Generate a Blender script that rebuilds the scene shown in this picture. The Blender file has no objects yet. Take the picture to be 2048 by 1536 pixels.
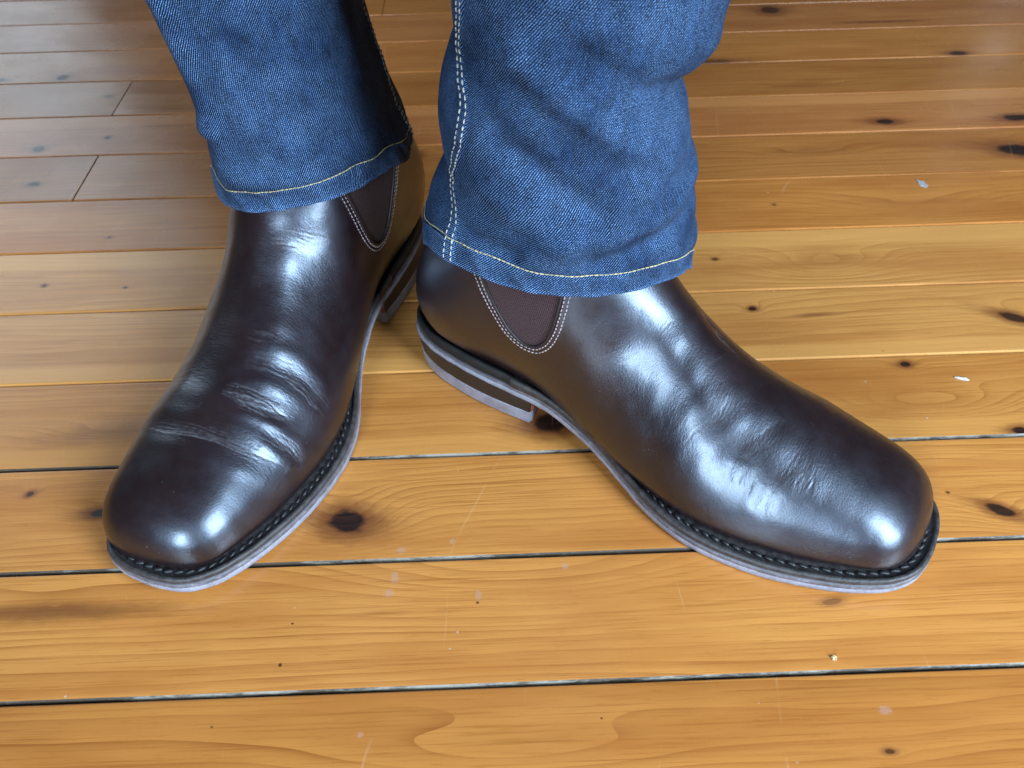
import bpy, math, random
import numpy as np
from mathutils import Matrix, Vector
from mathutils.bvhtree import BVHTree

# ------------------------------------------------------------------ camera
scene = bpy.context.scene
F_PX, CAM_H = 1657.0, 0.38021
PITCH, ROLL, YAW = 0.80821, 0.02229, -0.01645
cy_, sy_ = math.cos(YAW), math.sin(YAW)
right = Vector((cy_, sy_, 0)); flat = Vector((-sy_, cy_, 0)); zup = Vector((0, 0, 1))
fwd = flat * math.cos(PITCH) - zup * math.sin(PITCH)
upv = flat * math.sin(PITCH) + zup * math.cos(PITCH)
r2 = right * math.cos(ROLL) - upv * math.sin(ROLL)
u2 = right * math.sin(ROLL) + upv * math.cos(ROLL)
cam = bpy.data.cameras.new('camera')
cam.sensor_width = 36.0
cam.lens = 36.0 * F_PX / 2048.0
cam.clip_start = 0.01
cam.clip_end = 50
cam.dof.use_dof = True
cam.dof.focus_distance = 0.43
cam.dof.aperture_fstop = 17
cam_ob = bpy.data.objects.new('camera', cam)
scene.collection.objects.link(cam_ob)
M = Matrix.Identity(4)
for i in range(3):
    M[i][0], M[i][1], M[i][2] = r2[i], u2[i], -fwd[i]
M[2][3] = CAM_H
cam_ob.matrix_world = M
scene.camera = cam_ob

# ------------------------------------------------------------------ world + window light
world = bpy.data.worlds.new('World'); scene.world = world
world.use_nodes = True
bg = world.node_tree.nodes['Background']
bg.inputs[0].default_value = (0.80, 0.88, 1.0, 1)
bg.inputs[1].default_value = 0.05

def area(name, loc, target, sx, sy, power, col):
    l = bpy.data.lights.new(name, 'AREA'); l.shape = 'RECTANGLE'
    l.size, l.size_y, l.energy, l.color = sx, sy, power, col
    o = bpy.data.objects.new(name, l); scene.collection.objects.link(o)
    o.location = loc
    o.rotation_euler = (Vector(target) - Vector(loc)).to_track_quat('-Z', 'Y').to_euler()
    o['kind'] = 'helper'
    return o
COOL = (0.60, 0.80, 1.0)
area('window_light', (-0.56, -1.34, 0.78), (0, .35, .05), 0.47, 0.84, 43, COOL)
area('window_light', (0.95, -0.62, 0.82), (0, .35, .05), 0.58, 0.94, 63, COOL)
area('window_light', (-1.75, 2.35, 1.20), (-.3, .5, 0), 1.25, 1.5, 17, (0.74, 0.88, 1.0))
area('window_light', (1.74, 2.75, 1.0), (.5, .8, 0), 0.05, 0.7, 0.25, (0.88, 0.93, 1.0))

scene.view_settings.view_transform = 'Standard'
scene.view_settings.look = 'None'
scene.view_settings.exposure = 0.0
scene.view_settings.gamma = 1.0
scene.cycles.use_denoising = True
scene.cycles.max_bounces = 5
scene.cycles.diffuse_bounces = 3
scene.cycles.glossy_bounces = 3
scene.cycles.use_adaptive_sampling = True
scene.cycles.adaptive_threshold = 0.025

rng = np.random.default_rng(7)
random.seed(7)

# ------------------------------------------------------------------ helpers
def mesh_from(name, V, Fq, uv=None, smooth=True):
    """V (n,3); Fq list of index arrays (k,3) and (k,4)"""
    me = bpy.data.meshes.new(name)
    V = np.ascontiguousarray(V, np.float32)
    if not isinstance(Fq, list): Fq = [Fq]
    loops = np.concatenate([f.reshape(-1) for f in Fq]).astype(np.int32)
    sizes = np.concatenate([np.full(len(f), f.shape[1]) for f in Fq]).astype(np.int32)
    starts = np.concatenate([[0], np.cumsum(sizes)[:-1]]).astype(np.int32)
    me.vertices.add(len(V)); me.vertices.foreach_set('co', V.reshape(-1))
    me.loops.add(len(loops)); me.loops.foreach_set('vertex_index', loops)
    me.polygons.add(len(sizes)); me.polygons.foreach_set('loop_start', starts)
    me.polygons.foreach_set('loop_total', sizes)
    me.polygons.foreach_set('use_smooth', np.full(len(sizes), smooth))
    if uv is not None:
        l = me.uv_layers.new(name='UVMap')
        l.data.foreach_set('uv', np.ascontiguousarray(uv[loops], np.float32).reshape(-1))
    me.update(calc_edges=True); me.validate()
    return me
def link(name, me, mat=None, parent=None):
    o = bpy.data.objects.new(name, me); scene.collection.objects.link(o)
    if mat is not None: me.materials.append(mat)
    if parent is not None: o.parent = parent
    return o
def empty(name, loc=(0, 0, 0), rz=0):
    o = bpy.data.objects.new(name, None); scene.collection.objects.link(o)
    o.location = loc; o.rotation_euler = (0, 0, rz); o.empty_display_size = .02
    return o
def grid_faces(n, m, closed, flip=False):
    i = np.arange(n - 1)[:, None]; j = np.arange(m if closed else m - 1)[None, :]
    j2 = (j + 1) % m
    q = np.stack([i * m + j, i * m + j2, (i + 1) * m + j2, (i + 1) * m + j], -1).reshape(-1, 4)
    return q[:, ::-1].copy() if flip else q
def cr(xs, ys, x):
    xs = np.asarray(xs, float); ys = np.asarray(ys, float); x = np.asarray(x, float)
    if ys.ndim == 1: return cr(xs, ys[:, None], x)[..., 0]
    h = xs[1:] - xs[:-1]
    d = (ys[1:] - ys[:-1]) / h[:, None]
    m = np.zeros_like(ys); m[0] = d[0]; m[-1] = d[-1]
    m[1:-1] = (d[:-1] * h[1:, None] + d[1:] * h[:-1, None]) / (h[1:] + h[:-1])[:, None]
    i = np.clip(np.searchsorted(xs, x, 'right') - 1, 0, len(xs) - 2)
    t = ((x - xs[i]) / h[i])[..., None]; H = h[i][..., None]
    return (2*t**3 - 3*t**2 + 1) * ys[i] + (t**3 - 2*t**2 + t) * H * m[i] + (-2*t**3 + 3*t**2) * ys[i+1] + (t**3 - t**2) * H * m[i+1]
def resample(P, n, closed=False):
    P = np.asarray(P, float)
    P = P[np.r_[True, np.linalg.norm(np.diff(P, axis=0), axis=1) > 1e-5]]
    d = np.r_[0, np.cumsum(np.linalg.norm(np.diff(P, axis=0), axis=1))]
    return cr(d, P, np.linspace(0, d[-1], n))
def sstep(a, b, x):
    t = np.clip((x - a) / (b - a), 0, 1); return t * t * (3 - 2 * t)
def vnoise(X, seed):
    """cheap smooth 3-D value noise on points X (n,3), about -1..1"""
    r = np.random.default_rng(seed); T = r.uniform(-1, 1, 4096)
    I = np.floor(X).astype(int); f = X - I; f = f * f * (3 - 2 * f)
    def h(a, b, c): return T[(a * 73 + b * 179 + c * 283) % 4096]
    out = 0
    for dx in (0, 1):
        for dy in (0, 1):
            for dz in (0, 1):
                w = (f[:, 0] if dx else 1 - f[:, 0]) * (f[:, 1] if dy else 1 - f[:, 1]) * (f[:, 2] if dz else 1 - f[:, 2])
                out = out + w * h(I[:, 0] + dx, I[:, 1] + dy, I[:, 2] + dz)
    return out
def capsules(P, N, radius, frac=.75, step=.003, flatten=.6, slant=0.0, jitter=0.0):
    """separate little stitches along polyline P lying on a surface with normals N"""
    P = np.asarray(P, float); N = np.asarray(N, float)
    d = np.r_[0, np.cumsum(np.linalg.norm(np.diff(P, axis=0), axis=1))]
    k = int(d[-1] / step)
    VV, FF, off = [], [], 0
    K = 6
    for a in range(k):
        s0 = (a + .5 - frac / 2) * step; s1 = (a + .5 + frac / 2) * step
        p0 = np.array([np.interp(s0, d, P[:, c]) for c in range(3)])
        p1 = np.array([np.interp(s1, d, P[:, c]) for c in range(3)])
        n = np.array([np.interp((s0 + s1) / 2, d, N[:, c]) for c in range(3)]); n /= np.linalg.norm(n)
        t = p1 - p0; L = np.linalg.norm(t)
        if L < 1e-7: continue
        t /= L; b = np.cross(t, n); b /= np.linalg.norm(b); n = np.cross(b, t)
        if slant: p0 = p0 - b * slant; p1 = p1 + b * slant; t = (p1 - p0); L = np.linalg.norm(t); t /= L; b = np.cross(t, n)
        r = radius * (1 + jitter * random.uniform(-1, 1)); c0 = (p0 + p1) / 2 + b * radius * jitter * random.uniform(-1, 1)
        prof = [(-.5, .25, -.3), (-.40, .85, .15), (-.15, 1.05, .45), (.15, 1.05, .45), (.40, .85, .15), (.5, .25, -.3)]
        for f, rr, lift in prof:
            for q in range(K):
                an = 2 * math.pi * q / K
                VV.append(c0 + t * L * f + (b * math.cos(an) + n * (math.sin(an) * flatten)) * r * rr + n * r * lift * .6)
        for i in range(len(prof) - 1):
            for q in range(K):
                FF.append((off + i * K + q, off + i * K + (q + 1) % K, off + (i + 1) * K + (q + 1) % K, off + (i + 1) * K + q))
        off += K * len(prof)
    return np.array(VV), np.array(FF)

# ---- node helper
class NT:
    def __init__(s, name):
        s.mat = bpy.data.materials.new(name); s.mat.use_nodes = True
        s.t = s.mat.node_tree; s.b = s.t.nodes['Principled BSDF']
    def n(s, typ, **kw):
        x = s.t.nodes.new(typ)
        for k, v in kw.items(): setattr(x, k, v)
        return x
    def l(s, a, b): s.t.links.new(a, b)
    def put(s, sock, v):
        if v is None: return
        if hasattr(v, 'links') or isinstance(v, bpy.types.NodeSocket): s.l(v, sock)
        else: sock.default_value = v
    def math(s, op, a, b=None, c=None, clamp=False):
        x = s.n('ShaderNodeMath', operation=op, use_clamp=clamp)
        s.put(x.inputs[0], a); s.put(x.inputs[1], b); s.put(x.inputs[2], c)
        return x.outputs[0]
    def ramp01(s, x, a, b, smooth=True):
        m = s.n('ShaderNodeMapRange', interpolation_type='SMOOTHSTEP' if smooth else 'LINEAR')
        s.put(m.inputs['Value'], x); m.inputs['From Min'].default_value = a; m.inputs['From Max'].default_value = b
        return m.outputs[0]
    def maprange(s, x, a, b, c, d):
        m = s.n('ShaderNodeMapRange')
        s.put(m.inputs['Value'], x)
        for k, v in zip(('From Min', 'From Max', 'To Min', 'To Max'), (a, b, c, d)): m.inputs[k].default_value = v
        return m.outputs[0]
    def mix(s, f, a, b, blend='MIX'):
        x = s.n('ShaderNodeMix', data_type='RGBA', blend_type=blend)
        s.put(x.inputs[0], f)
        for sock, v in ((x.inputs[6], a), (x.inputs[7], b)):
            if isinstance(v, tuple): sock.default_value = (*v, 1) if len(v) == 3 else v
            else: s.l(v, sock)
        return x.outputs[2]
    def noise(s, vec, scale, detail=3, rough=.55, w=None, dist=0.0):
        x = s.n('ShaderNodeTexNoise')
        if w is not None and vec is None: x.noise_dimensions = '1D'
        elif w is not None: x.noise_dimensions = '4D'
        if vec is not None: s.l(vec, x.inputs['Vector'])
        if w is not None: s.put(x.inputs['W'], w)
        x.inputs['Scale'].default_value = scale; x.inputs['Detail'].default_value = detail
        x.inputs['Roughness'].default_value = rough; x.inputs['Distortion'].default_value = dist
        return x.outputs[0]
    def mapping(s, vec, scale=(1, 1, 1), loc=(0, 0, 0), rot=(0, 0, 0)):
        x = s.n('ShaderNodeMapping'); s.l(vec, x.inputs[0])
        x.inputs['Location'].default_value = loc; x.inputs['Rotation'].default_value = rot; x.inputs['Scale'].default_value = scale
        return x.outputs[0]
    def coord(s, which='Object'):
        return s.n('ShaderNodeTexCoord').outputs[which]
    def sep(s, v):
        x = s.n('ShaderNodeSeparateXYZ'); s.l(v, x.inputs[0]); return x.outputs
    def voro(s, vec, scale, feature='F1', out='Distance', rnd=1.0):
        x = s.n('ShaderNodeTexVoronoi', feature=feature); s.l(vec, x.inputs['Vector'])
        x.inputs['Scale'].default_value = scale; x.inputs['Randomness'].default_value = rnd
        return x.outputs[out]
    def bump(s, h, strength, dist, prev=None):
        x = s.n('ShaderNodeBump'); s.put(x.inputs['Height'], h)
        x.inputs['Strength'].default_value = strength; x.inputs['Distance'].default_value = dist
        if prev is not None: s.l(prev, x.inputs['Normal'])
        return x.outputs[0]
    def set(s, **kw):
        for k, v in kw.items():
            k = k.replace('_', ' ')
            if isinstance(v, tuple) and len(v) == 3 and 'olor' in k: v = (*v, 1)
            s.put(s.b.inputs[k], v)

# ------------------------------------------------------------------ floor
PITCH_W = 0.07               # board pitch
SEAM0 = 0.16715              # y of the nearest long seam in view
XL, XR = -1.5, 1.5
# knots: row -> (x, y, rx, ry, rotation, darkness of heart, halo strength, ring push)
KNOTS = {
 -1: [(.166, .1304, .0034, .0018, 0, .75, .25, .003), (-.005, .139, .05, .009, 0, 0, 0, .020)],
  0: [(.1625, .204, .0075, .0024, .1, .45, .2, .003), (-.2335, .2141, .060, .0065, 0, 0, .85, .010), (.0, .236, .075, .020, 0, 0, 0, .040), (-.02, .168, .11, .012, .05, 0, 0, -.015)],
  1: [(-.0880, .2630, .0145, .0108, -.15, 1, 1.0, .020), (-.2255, .2749, .0095, .0042, .1, 1, .7, .008), (-.2711, .2896, .0030, .0026, .3, .8, .6, .006), (.2705, .2550, .0112, .0050, -.45, .95, .55, .010), (.2465, .2680, .0012, .0010, 0, .7, .4, .003)],
  2: [(.0290, .3300, .0145, .0110, .1, 1, 1.0, .020), (.2590, .3690, .0046, .0034, 0, .95, .8, .007), (.3075, .3105, .0075, .0048, 0, 1, .6, .010), (.262, .334, .04, .012, 0, 0, .12, .022), (-.235, .335, .045, .011, .1, 0, .55, .010)],
  3: [(.3487, .4094, .0150, .0060, -.45, .9, .6, .012), (.1742, .4274, .0036, .0030, 0, .95, .6, .008), (.215, .419, .020, .0025, .06, 0, .8, .004), (-.30, .40, .06, .008, 0, 0, .2, .010)],
  4: [(.1596, .4835, .0030, .0022, 0, .7, .3, .004), (.2387, .4752, .034, .014, .03, 0, .15, .030), (-.33, .478, .0028, .0024, 0, .8, .3, .003), (-.27, .473, .0018, .0016, 0, .9, .2, .003)],
  5: [(.33, .545, .055, .012, 0, 0, .15, .018), (.22, .55, .002, .0016, 0, .6, .3, .003), (-.30, .535, .0026, .0022, 0, .6, .3, .003)],
  6: [(.4480, .6191, .0260, .0125, -.2, 1, .55, .022), (-.3865, .6131, .0080, .0050, 0, .85, .4, .006), (-.0690, .6410, .0080, .0065, 0, .9, .3, .006), (.275, .628, .04, .010, 0, 0, .35, .014)],
  7: [(.3512, .6731, .0125, .0060, -.08, 1, .8, .008), (.470, .6730, .0170, .0075, 0, 1, .7, .010), (-.4030, .6705, .0085, .0068, 0, .85, .5, .008), (-.3477, .6869, .0036, .0040, 0, .8, .4, .004)],
  8: [(-.37, .765, .006, .004, 0, .5, .4, .004), (.30, .745, .03, .006, 0, 0, .3, .01)],
  9: [(-.4290, .8078, .0085, .0078, 0, .85, .4, .008), (-.49, .806, .009, .005, 0, .7, .4, .006), (.47, .803, .013, .006, 0, .9, .5, .006), (.22, .80, .03, .007, 0, .5, .6, .006)],
 10: [(.3089, .9199, .0150, .0130, 0, .8, .7, .010), (.42, .882, .05, .004, 0, 0, .9, .006), (-.36, .90, .03, .005, 0, 0, .4, .006)],
}
# scuffs and pin holes in the varnish: row -> (x, y, rx, ry, pale?)
MARKS = {0: [(-.0165, .2108, .0010, .0009, 0), (-.1117, .1815, .0011, .0012, 0), (-.109, .203, .0008, .0007, 0), (-.0595, .2270, .0024, .0040, 1), (-.062, .218, .0030, .0024, 1), (.0295, .2300, .0022, .0018, 1), (-.016, .2150, .0020, .0030, 1)],
         1: [(-.0570, .2435, .0030, .0022, 1), (-.030, .2480, .0016, .0020, 1)],
         -1: [(-.07, .1466, .0016, .0016, 1), (.170, .1487, .0035, .0024, 1), (.04, .150, .0007, .0006, 0)]}
# row look: (light colour, dark colour, sapwood edge [-1 lower, 1 upper, 0 none], sap width, ring frequency)
HON = (.62, .250, .058); AMB = (.53, .200, .043); AMB_DIM = (.44, .165, .038); RED = (.44, .165, .046); PALE = (.60, .262, .068); BRN = (.40, .150, .042)  # darker tones for the back rows: light falloff painted into the wood
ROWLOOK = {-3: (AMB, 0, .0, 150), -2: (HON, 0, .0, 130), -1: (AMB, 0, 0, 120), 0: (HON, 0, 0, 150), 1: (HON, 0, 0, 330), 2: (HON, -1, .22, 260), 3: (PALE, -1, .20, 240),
           4: (PALE, 1, .30, 210), 5: (AMB, 0, .0, 260), 6: (AMB_DIM, 0, .0, 220), 7: (RED, 1, .26, 260), 8: (AMB_DIM, 0, 0, 300), 9: (AMB_DIM, 0, 0, 280),
           10: (BRN, 0, 0, 260), 11: (AMB_DIM, 0, 0, 250), 12: (BRN, 0, 0, 250)}

def plank_material(seed, look, knots, tint, marks=()):
    base, sap, sapw, freq = look
    m = NT('varnished_cypress')
    P = m.coord('Object')
    x, y, _ = m.sep(P)
    # low-frequency meander of the growth rings
    q = m.mapping(P, (2.6, 15, 1), (seed * 3.7, seed * 1.3, seed * .77))
    warp = m.math('MULTIPLY', m.math('SUBTRACT', m.noise(q, 1.0, 3, .5), .5), .040)
    f = m.math('ADD', y, warp)
    heart = None; halo = None; rim = None
    wobn = m.math('SUBTRACT', m.noise(m.mapping(P, (90, 170, 1), (seed, 3, 0)), 1.0, 3, .6), .5) if knots else None
    for (kx, ky, rx, ry, rot, dark, hal, push) in knots:
        dx = m.math('SUBTRACT', x, kx); dy = m.math('SUBTRACT', y, ky)
        c, s_ = math.cos(rot), math.sin(rot)
        ax = m.math('DIVIDE', m.math('ADD', m.math('MULTIPLY', dx, c), m.math('MULTIPLY', dy, s_)), rx)
        ay = m.math('DIVIDE', m.math('SUBTRACT', m.math('MULTIPLY', dy, c), m.math('MULTIPLY', dx, s_)), ry)
        wob = m.math('MULTIPLY', wobn, .55)
        d2 = m.math('ADD', m.math('MULTIPLY', ax, ax), m.math('MULTIPLY', ay, ay))
        d = m.math('ADD', m.math('SQRT', d2), wob)
        g = m.math('EXPONENT', m.math('MULTIPLY', d2, -.22 if dark else -.6))
        f = m.math('ADD', f, m.math('MULTIPLY', g, push))
        if dark:
            h = m.math('MULTIPLY', m.math('SUBTRACT', 1.0, m.ramp01(d, .50, .84)), dark)
            heart = h if heart is None else m.math('MAXIMUM', heart, h)
            r_ = m.math('MULTIPLY', m.math('SUBTRACT', 1.0, m.ramp01(d, .70, 1.65)), .85 * dark)
            rim = r_ if rim is None else m.math('MAXIMUM', rim, r_)
        if hal:
            # reddish-brown stain that streaks out along the grain
            sx_ = m.math('MULTIPLY', ax, .42 if dark else .8)
            hd = m.math('ADD', m.math('SQRT', m.math('ADD', m.math('MULTIPLY', sx_, sx_), m.math('MULTIPLY', m.math('MULTIPLY', ay, ay), .50 if dark else 1))), m.math('MULTIPLY', wob, 1.1))
            h = m.math('MULTIPLY', m.math('SUBTRACT', 1.0, m.ramp01(hd, .15, 1.25)), hal * (.85 if dark else 1))
            halo = h if halo is None else m.math('MAXIMUM', halo, h)
    # growth rings: each darkens slowly and ends in a crisp latewood line
    ph = m.math('ADD', m.math('MULTIPLY', f, freq * .78), m.math('MULTIPLY', m.noise(None, freq * .22, 2, .6, w=f), 3.2))
    saw = m.math('POWER', m.math('FRACT', ph), 2.6)
    vis = m.noise(m.mapping(P, (6, 55, 1), (seed * 2.2, 1, 0)), 1.0, 3, .6)
    ringm = m.math('MULTIPLY', saw, m.maprange(vis, .32, .66, .20, 1.0), clamp=True)
    fib = m.noise(m.mapping(P, (14, 900, 1), (seed, seed * 2, 0)), 1.0, 3, .65)
    fib2 = m.noise(m.mapping(P, (3, 120, 1), (seed * 5, seed, 0)), 1.0, 4, .6)
    broad = m.noise(m.mapping(P, (5, 28, 1), (seed * 9, 0, 1)), 1.0, 3, .6)
    b = tuple(c * t for c, t in zip(base, tint))
    dk = (b[0] * .50, b[1] * .37, b[2] * .28)
    col = m.mix(m.math('MULTIPLY', ringm, .95), b, dk)
    col = m.mix(m.math('MULTIPLY', m.ramp01(broad, .40, .68), .75), col, (b[0] * .70, b[1] * .56, b[2] * .48))
    col = m.mix(m.maprange(fib2, .3, .75, 0, .30), col, (b[0] * 1.18, b[1] * 1.25, b[2] * 1.35))
    col = m.mix(m.math('MULTIPLY', m.ramp01(fib, .50, .72), .50), col, dk)
    pore = m.noise(m.mapping(P, (70, 1500, 1), (seed * 3, 8, 0)), 1.0, 2, .6)
    col = m.mix(m.math('MULTIPLY', m.ramp01(pore, .60, .74), .45), col, dk)
    streak = m.noise(m.mapping(P, (4.5, 130, 1), (seed * 6.1, 4, 2)), 1.0, 4, .7)
    col = m.mix(m.math('MULTIPLY', m.ramp01(streak, .60, .74), .55), col, (b[0] * .42, b[1] * .30, b[2] * .24))
    if sap:
        edge = m.math('MULTIPLY', m.math('ADD', y, m.math('MULTIPLY', warp, .22)), float(sap))
        sm = m.ramp01(edge, .035 - .07 * sapw - .0035, .035 - .07 * sapw + .0025)
        col = m.mix(m.math('MULTIPLY', sm, .55), col, (b[0] * 1.22, b[1] * 1.32, b[2] * 1.4))
    if halo is not None:
        col = m.mix(m.math('MULTIPLY', halo, .80), col, (.120, .034, .012))
    if rim is not None: col = m.mix(m.math('MULTIPLY', rim, m.maprange(saw, 0, 1, .72, 1.0)), col, (.180, .052, .016))
    if heart is not None:
        hcol = m.mix(ringm, (.016, .008, .006), (.060, .020, .010))
        col = m.mix(heart, col, hcol)
    for (kx, ky, rx, ry, pale) in marks:
        ax = m.math('DIVIDE', m.math('SUBTRACT', x, kx), rx); ay = m.math('DIVIDE', m.math('SUBTRACT', y, ky), ry)
        d = m.math('ADD', m.math('SQRT', m.math('ADD', m.math('MULTIPLY', ax, ax), m.math('MULTIPLY', ay, ay))), m.math('MULTIPLY', m.math('SUBTRACT', m.noise(P, 900, 2, .6), .5), 1.6 if pale else .5))
        k = m.math('SUBTRACT', 1.0, m.ramp01(d, .5, 1.1))
        col = m.mix(m.math('MULTIPLY', k, .30 if pale else .85), col, (.46, .32, .29) if pale else (.035, .014, .010))
    # dings, dust and pale rubbed spots in the varnish
    sp = m.voro(m.mapping(P, (1, 1, .01), (seed, 0, 0)), 70)
    spr = m.noise(m.mapping(P, (40, 40, 1), (seed * 2, 0, 0)), 1.0, 1)
    speck = m.math('MULTIPLY', m.math('SUBTRACT', 1.0, m.ramp01(sp, .030, .055)), m.ramp01(spr, .56, .66))
    col = m.mix(m.math('MULTIPLY', speck, .55), col, (.62, .50, .40))
    dsp = m.voro(m.mapping(P, (1, 1, .01), (seed * 7, 3, 0)), 45)
    dspm = m.math('MULTIPLY', m.math('SUBTRACT', 1.0, m.ramp01(dsp, .022, .04)), m.ramp01(m.noise(m.mapping(P, (30, 30, 1), (seed * 4, 2, 0)), 1.0, 1), .58, .66))
    col = m.mix(m.math('MULTIPLY', dspm, .7), col, (.06, .025, .015))
    # hairline scratches
    scr = m.n('ShaderNodeTexWave', wave_type='BANDS', bands_direction='X'); 
    m.l(m.mapping(P, (1, .35, 0), (seed * .3, 0, 0), (0, 0, .5 + .3 * math.sin(seed * 5))), scr.inputs[0])
    scr.inputs['Scale'].default_value = 5.5; scr.inputs['Distortion'].default_value = 9; scr.inputs['Detail'].default_value = 2; scr.inputs['Detail Scale'].default_value = 1.2
    sm_ = m.math('MULTIPLY', m.ramp01(scr.outputs['Fac'], .9993, .99995), m.ramp01(m.noise(m.mapping(P, (18, 18, 1), (0, seed, 0)), 1.0, 2), .54, .66))
    col = m.mix(m.math('MULTIPLY', sm_, .14), col, (.75, .52, .28))
    rough = m.math('ADD', m.maprange(m.noise(m.mapping(P, (9, 9, 1), (seed, 2, 5)), 1.0, 4, .6), .3, .7, .20, .34), m.math('MULTIPLY', speck, .3))
    if heart is not None: rough = m.math('ADD', rough, m.math('MULTIPLY', heart, .1))
    wav = m.noise(m.mapping(P, (7, 22, 1), (seed, 0, 0)), 1.0, 2)
    nrm = m.bump(m.math('ADD', wav, m.math('MULTIPLY', fib, .035)), .5, .0011)
    m.set(Base_Color=col, Roughness=rough, Normal=nrm, IOR=1.48, Specular_IOR_Level=.5)
    return m.mat

def plank_mesh(lx, w, th=.016, bev=.0007):
    a, b = lx / 2, w / 2
    prof = [(-b, -th), (-b, -bev * 1.6), (-b + bev * .35, -bev * .6), (-b + bev * 1.1, -bev * .08), (-b + bev * 2.2, 0), (b - bev * 2.2, 0), (b - bev * 1.1, -bev * .08), (b - bev * .35, -bev * .6), (b, -bev * 1.6), (b, -th)]
    V = []
    xs = [-a, -a + bev * .5, a - bev * .5, a]
    for i, x in enumerate(xs):
        dz = -bev * .9 if i in (0, 3) else 0
        V += [(x, p[0], p[1] + dz) for p in prof]
    n = len(prof)
    Fq = grid_faces(4, n, False, flip=False)
    cap = [np.array([list(range(n))[::1]]), np.array([list(range(3 * n, 4 * n))[::-1]])]
    me = mesh_from('plank', np.array(V), [Fq] + cap, smooth=False)
    mi = np.zeros(len(me.polygons), np.int32)
    nq = len(prof) - 1
    for c in range(3):
        for r in (0, 1, 2): mi[c * nq + r] = 1       # worn, bare edge that faces the room's windows
    me.polygons.foreach_set('material_index', mi)
    return me

floor = empty('floor'); floor['kind'] = 'structure'
sub = mesh_from('subfloor', np.array([(XL, -.9, -.0125), (XR, -.9, -.0125), (XR, 2.3, -.0125), (XL, 2.3, -.0125)]), np.array([[0, 1, 2, 3]]))
ms = NT('dark_subfloor'); ms.set(Base_Color=(.018, .014, .011), Roughness=.95)  # near-black sheet under the boards, seen through the gaps
link('subfloor', sub, ms.mat, floor)
JOINTS = {6: [-.346], 8: [-.356], 3: [.78], 4: [-.95], 5: [.95], 1: [-.82], 9: [.70], 11: [-.12], 10: [-.75]}
BLANK = [plank_material(60 + i, (c, 0, 0, 240), [], (1, 1, 1)) for i, c in enumerate((HON, AMB, PALE, RED))]
GAP = 0.0014
mb = NT('bare_plank_edge'); Pb = mb.coord('Object'); nb = mb.noise(mb.mapping(Pb, (13, 70, 60)), 1.0, 6, .8)
mb.set(Base_Color=mb.mix(mb.ramp01(nb, .40, .56), (.27, .235, .19), (.05, .034, .022)), Roughness=.6)
MAT_BARE = mb.mat
for row in range(-13, 30):
    yc = SEAM0 + (row + .5) * PITCH_W
    cuts = [XL] + JOINTS.get(row, [] if row in KNOTS else [random.uniform(-1, 1)]) + [XR]
    for k in range(len(cuts) - 1):
        x0, x1 = cuts[k], cuts[k + 1]
        g = GAP * (1.12 if row in (0, 1) else .9 if row < 5 else .7)
        lx = x1 - x0 - .0006
        me = plank_mesh(lx, PITCH_W - g)
        xc = (x0 + x1) / 2
        kn = [(kx - xc, ky - yc, *r) for (kx, ky, *r) in KNOTS.get(row, []) if x0 <= kx <= x1]
        t = random.uniform(.84, 1.10)
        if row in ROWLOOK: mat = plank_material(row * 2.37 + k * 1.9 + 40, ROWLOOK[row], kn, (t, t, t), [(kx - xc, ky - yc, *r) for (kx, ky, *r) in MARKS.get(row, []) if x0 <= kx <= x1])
        else: mat = BLANK[(row * 7 + k * 3) % 4]
        o = link('plank', me, mat, floor); me.materials.append(MAT_BARE if row < 3 else mat)
        o.location = (xc, yc, random.uniform(-.00025, 0))
        o.rotation_euler = (random.uniform(-.0016, .0016), random.uniform(-.0002, .0002), 0)

# ------------------------------------------------------------------ boot materials
def leather_material():
    m = NT('brown_leather'); P = m.coord('Object')
    big = m.noise(P, 28, 4, .6)
    col = m.mix(m.ramp01(big, .35, .7), (.0100, .0034, .0034), (.0165, .0058, .0052))
    # dust specks
    v = m.voro(P, 330); vn = m.noise(P, 60, 2)
    sp = m.math('MULTIPLY', m.math('SUBTRACT', 1.0, m.ramp01(v, .045, .085)), m.ramp01(vn, .54, .62))
    v2 = m.voro(P, 120); sp2 = m.math('MULTIPLY', m.math('SUBTRACT', 1.0, m.ramp01(v2, .035, .05)), m.ramp01(m.noise(P, 35, 2), .60, .66))
    sp = m.math('MAXIMUM', sp, sp2)
    col = m.mix(m.math('MULTIPLY', sp, .30), col, (.45, .45, .48))
    # worn, slightly greyed creases come in as an attribute painted by geometry depth (wear of the finish)
    at = m.n('ShaderNodeAttribute', attribute_name='wear')
    col = m.mix(m.math('MULTIPLY', at.outputs['Fac'], m.maprange(m.noise(P, 420, 3, .7), .35, .65, .10, .60)), col, (.24, .225, .235))
    g2 = m.noise(P, 900, 3, .65)
    fine = m.noise(m.mapping(P, (150, 950, 520)), 1.0, 2, .6)
    at2 = m.n('ShaderNodeAttribute', attribute_name='wrinkle')
    low = m.noise(m.mapping(P, (30, 75, 60)), 1.0, 2)
    h = m.math('ADD', m.math('MULTIPLY', g2, .085), m.math('ADD', m.math('MULTIPLY', m.math('MULTIPLY', fine, at2.outputs['Fac']), .26), m.math('MULTIPLY', low, .10)))
    nrm = m.bump(h, 1.0, .00095)
    rough = m.math('ADD', m.maprange(m.noise(P, 90, 4, .6), .3, .7, .31, .41), m.math('MULTIPLY', sp, .3))
    m.set(Base_Color=col, Roughness=rough, Normal=nrm, IOR=1.82, Specular_IOR_Level=.5, Specular_Tint=(.70, .82, 1.0, 1), Coat_Weight=.30, Coat_Roughness=.22, Coat_Tint=(.9, .95, 1.0, 1), Coat_IOR=1.6)  # blue of the window light painted into the specular and coat tints
    return m.mat
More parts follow.
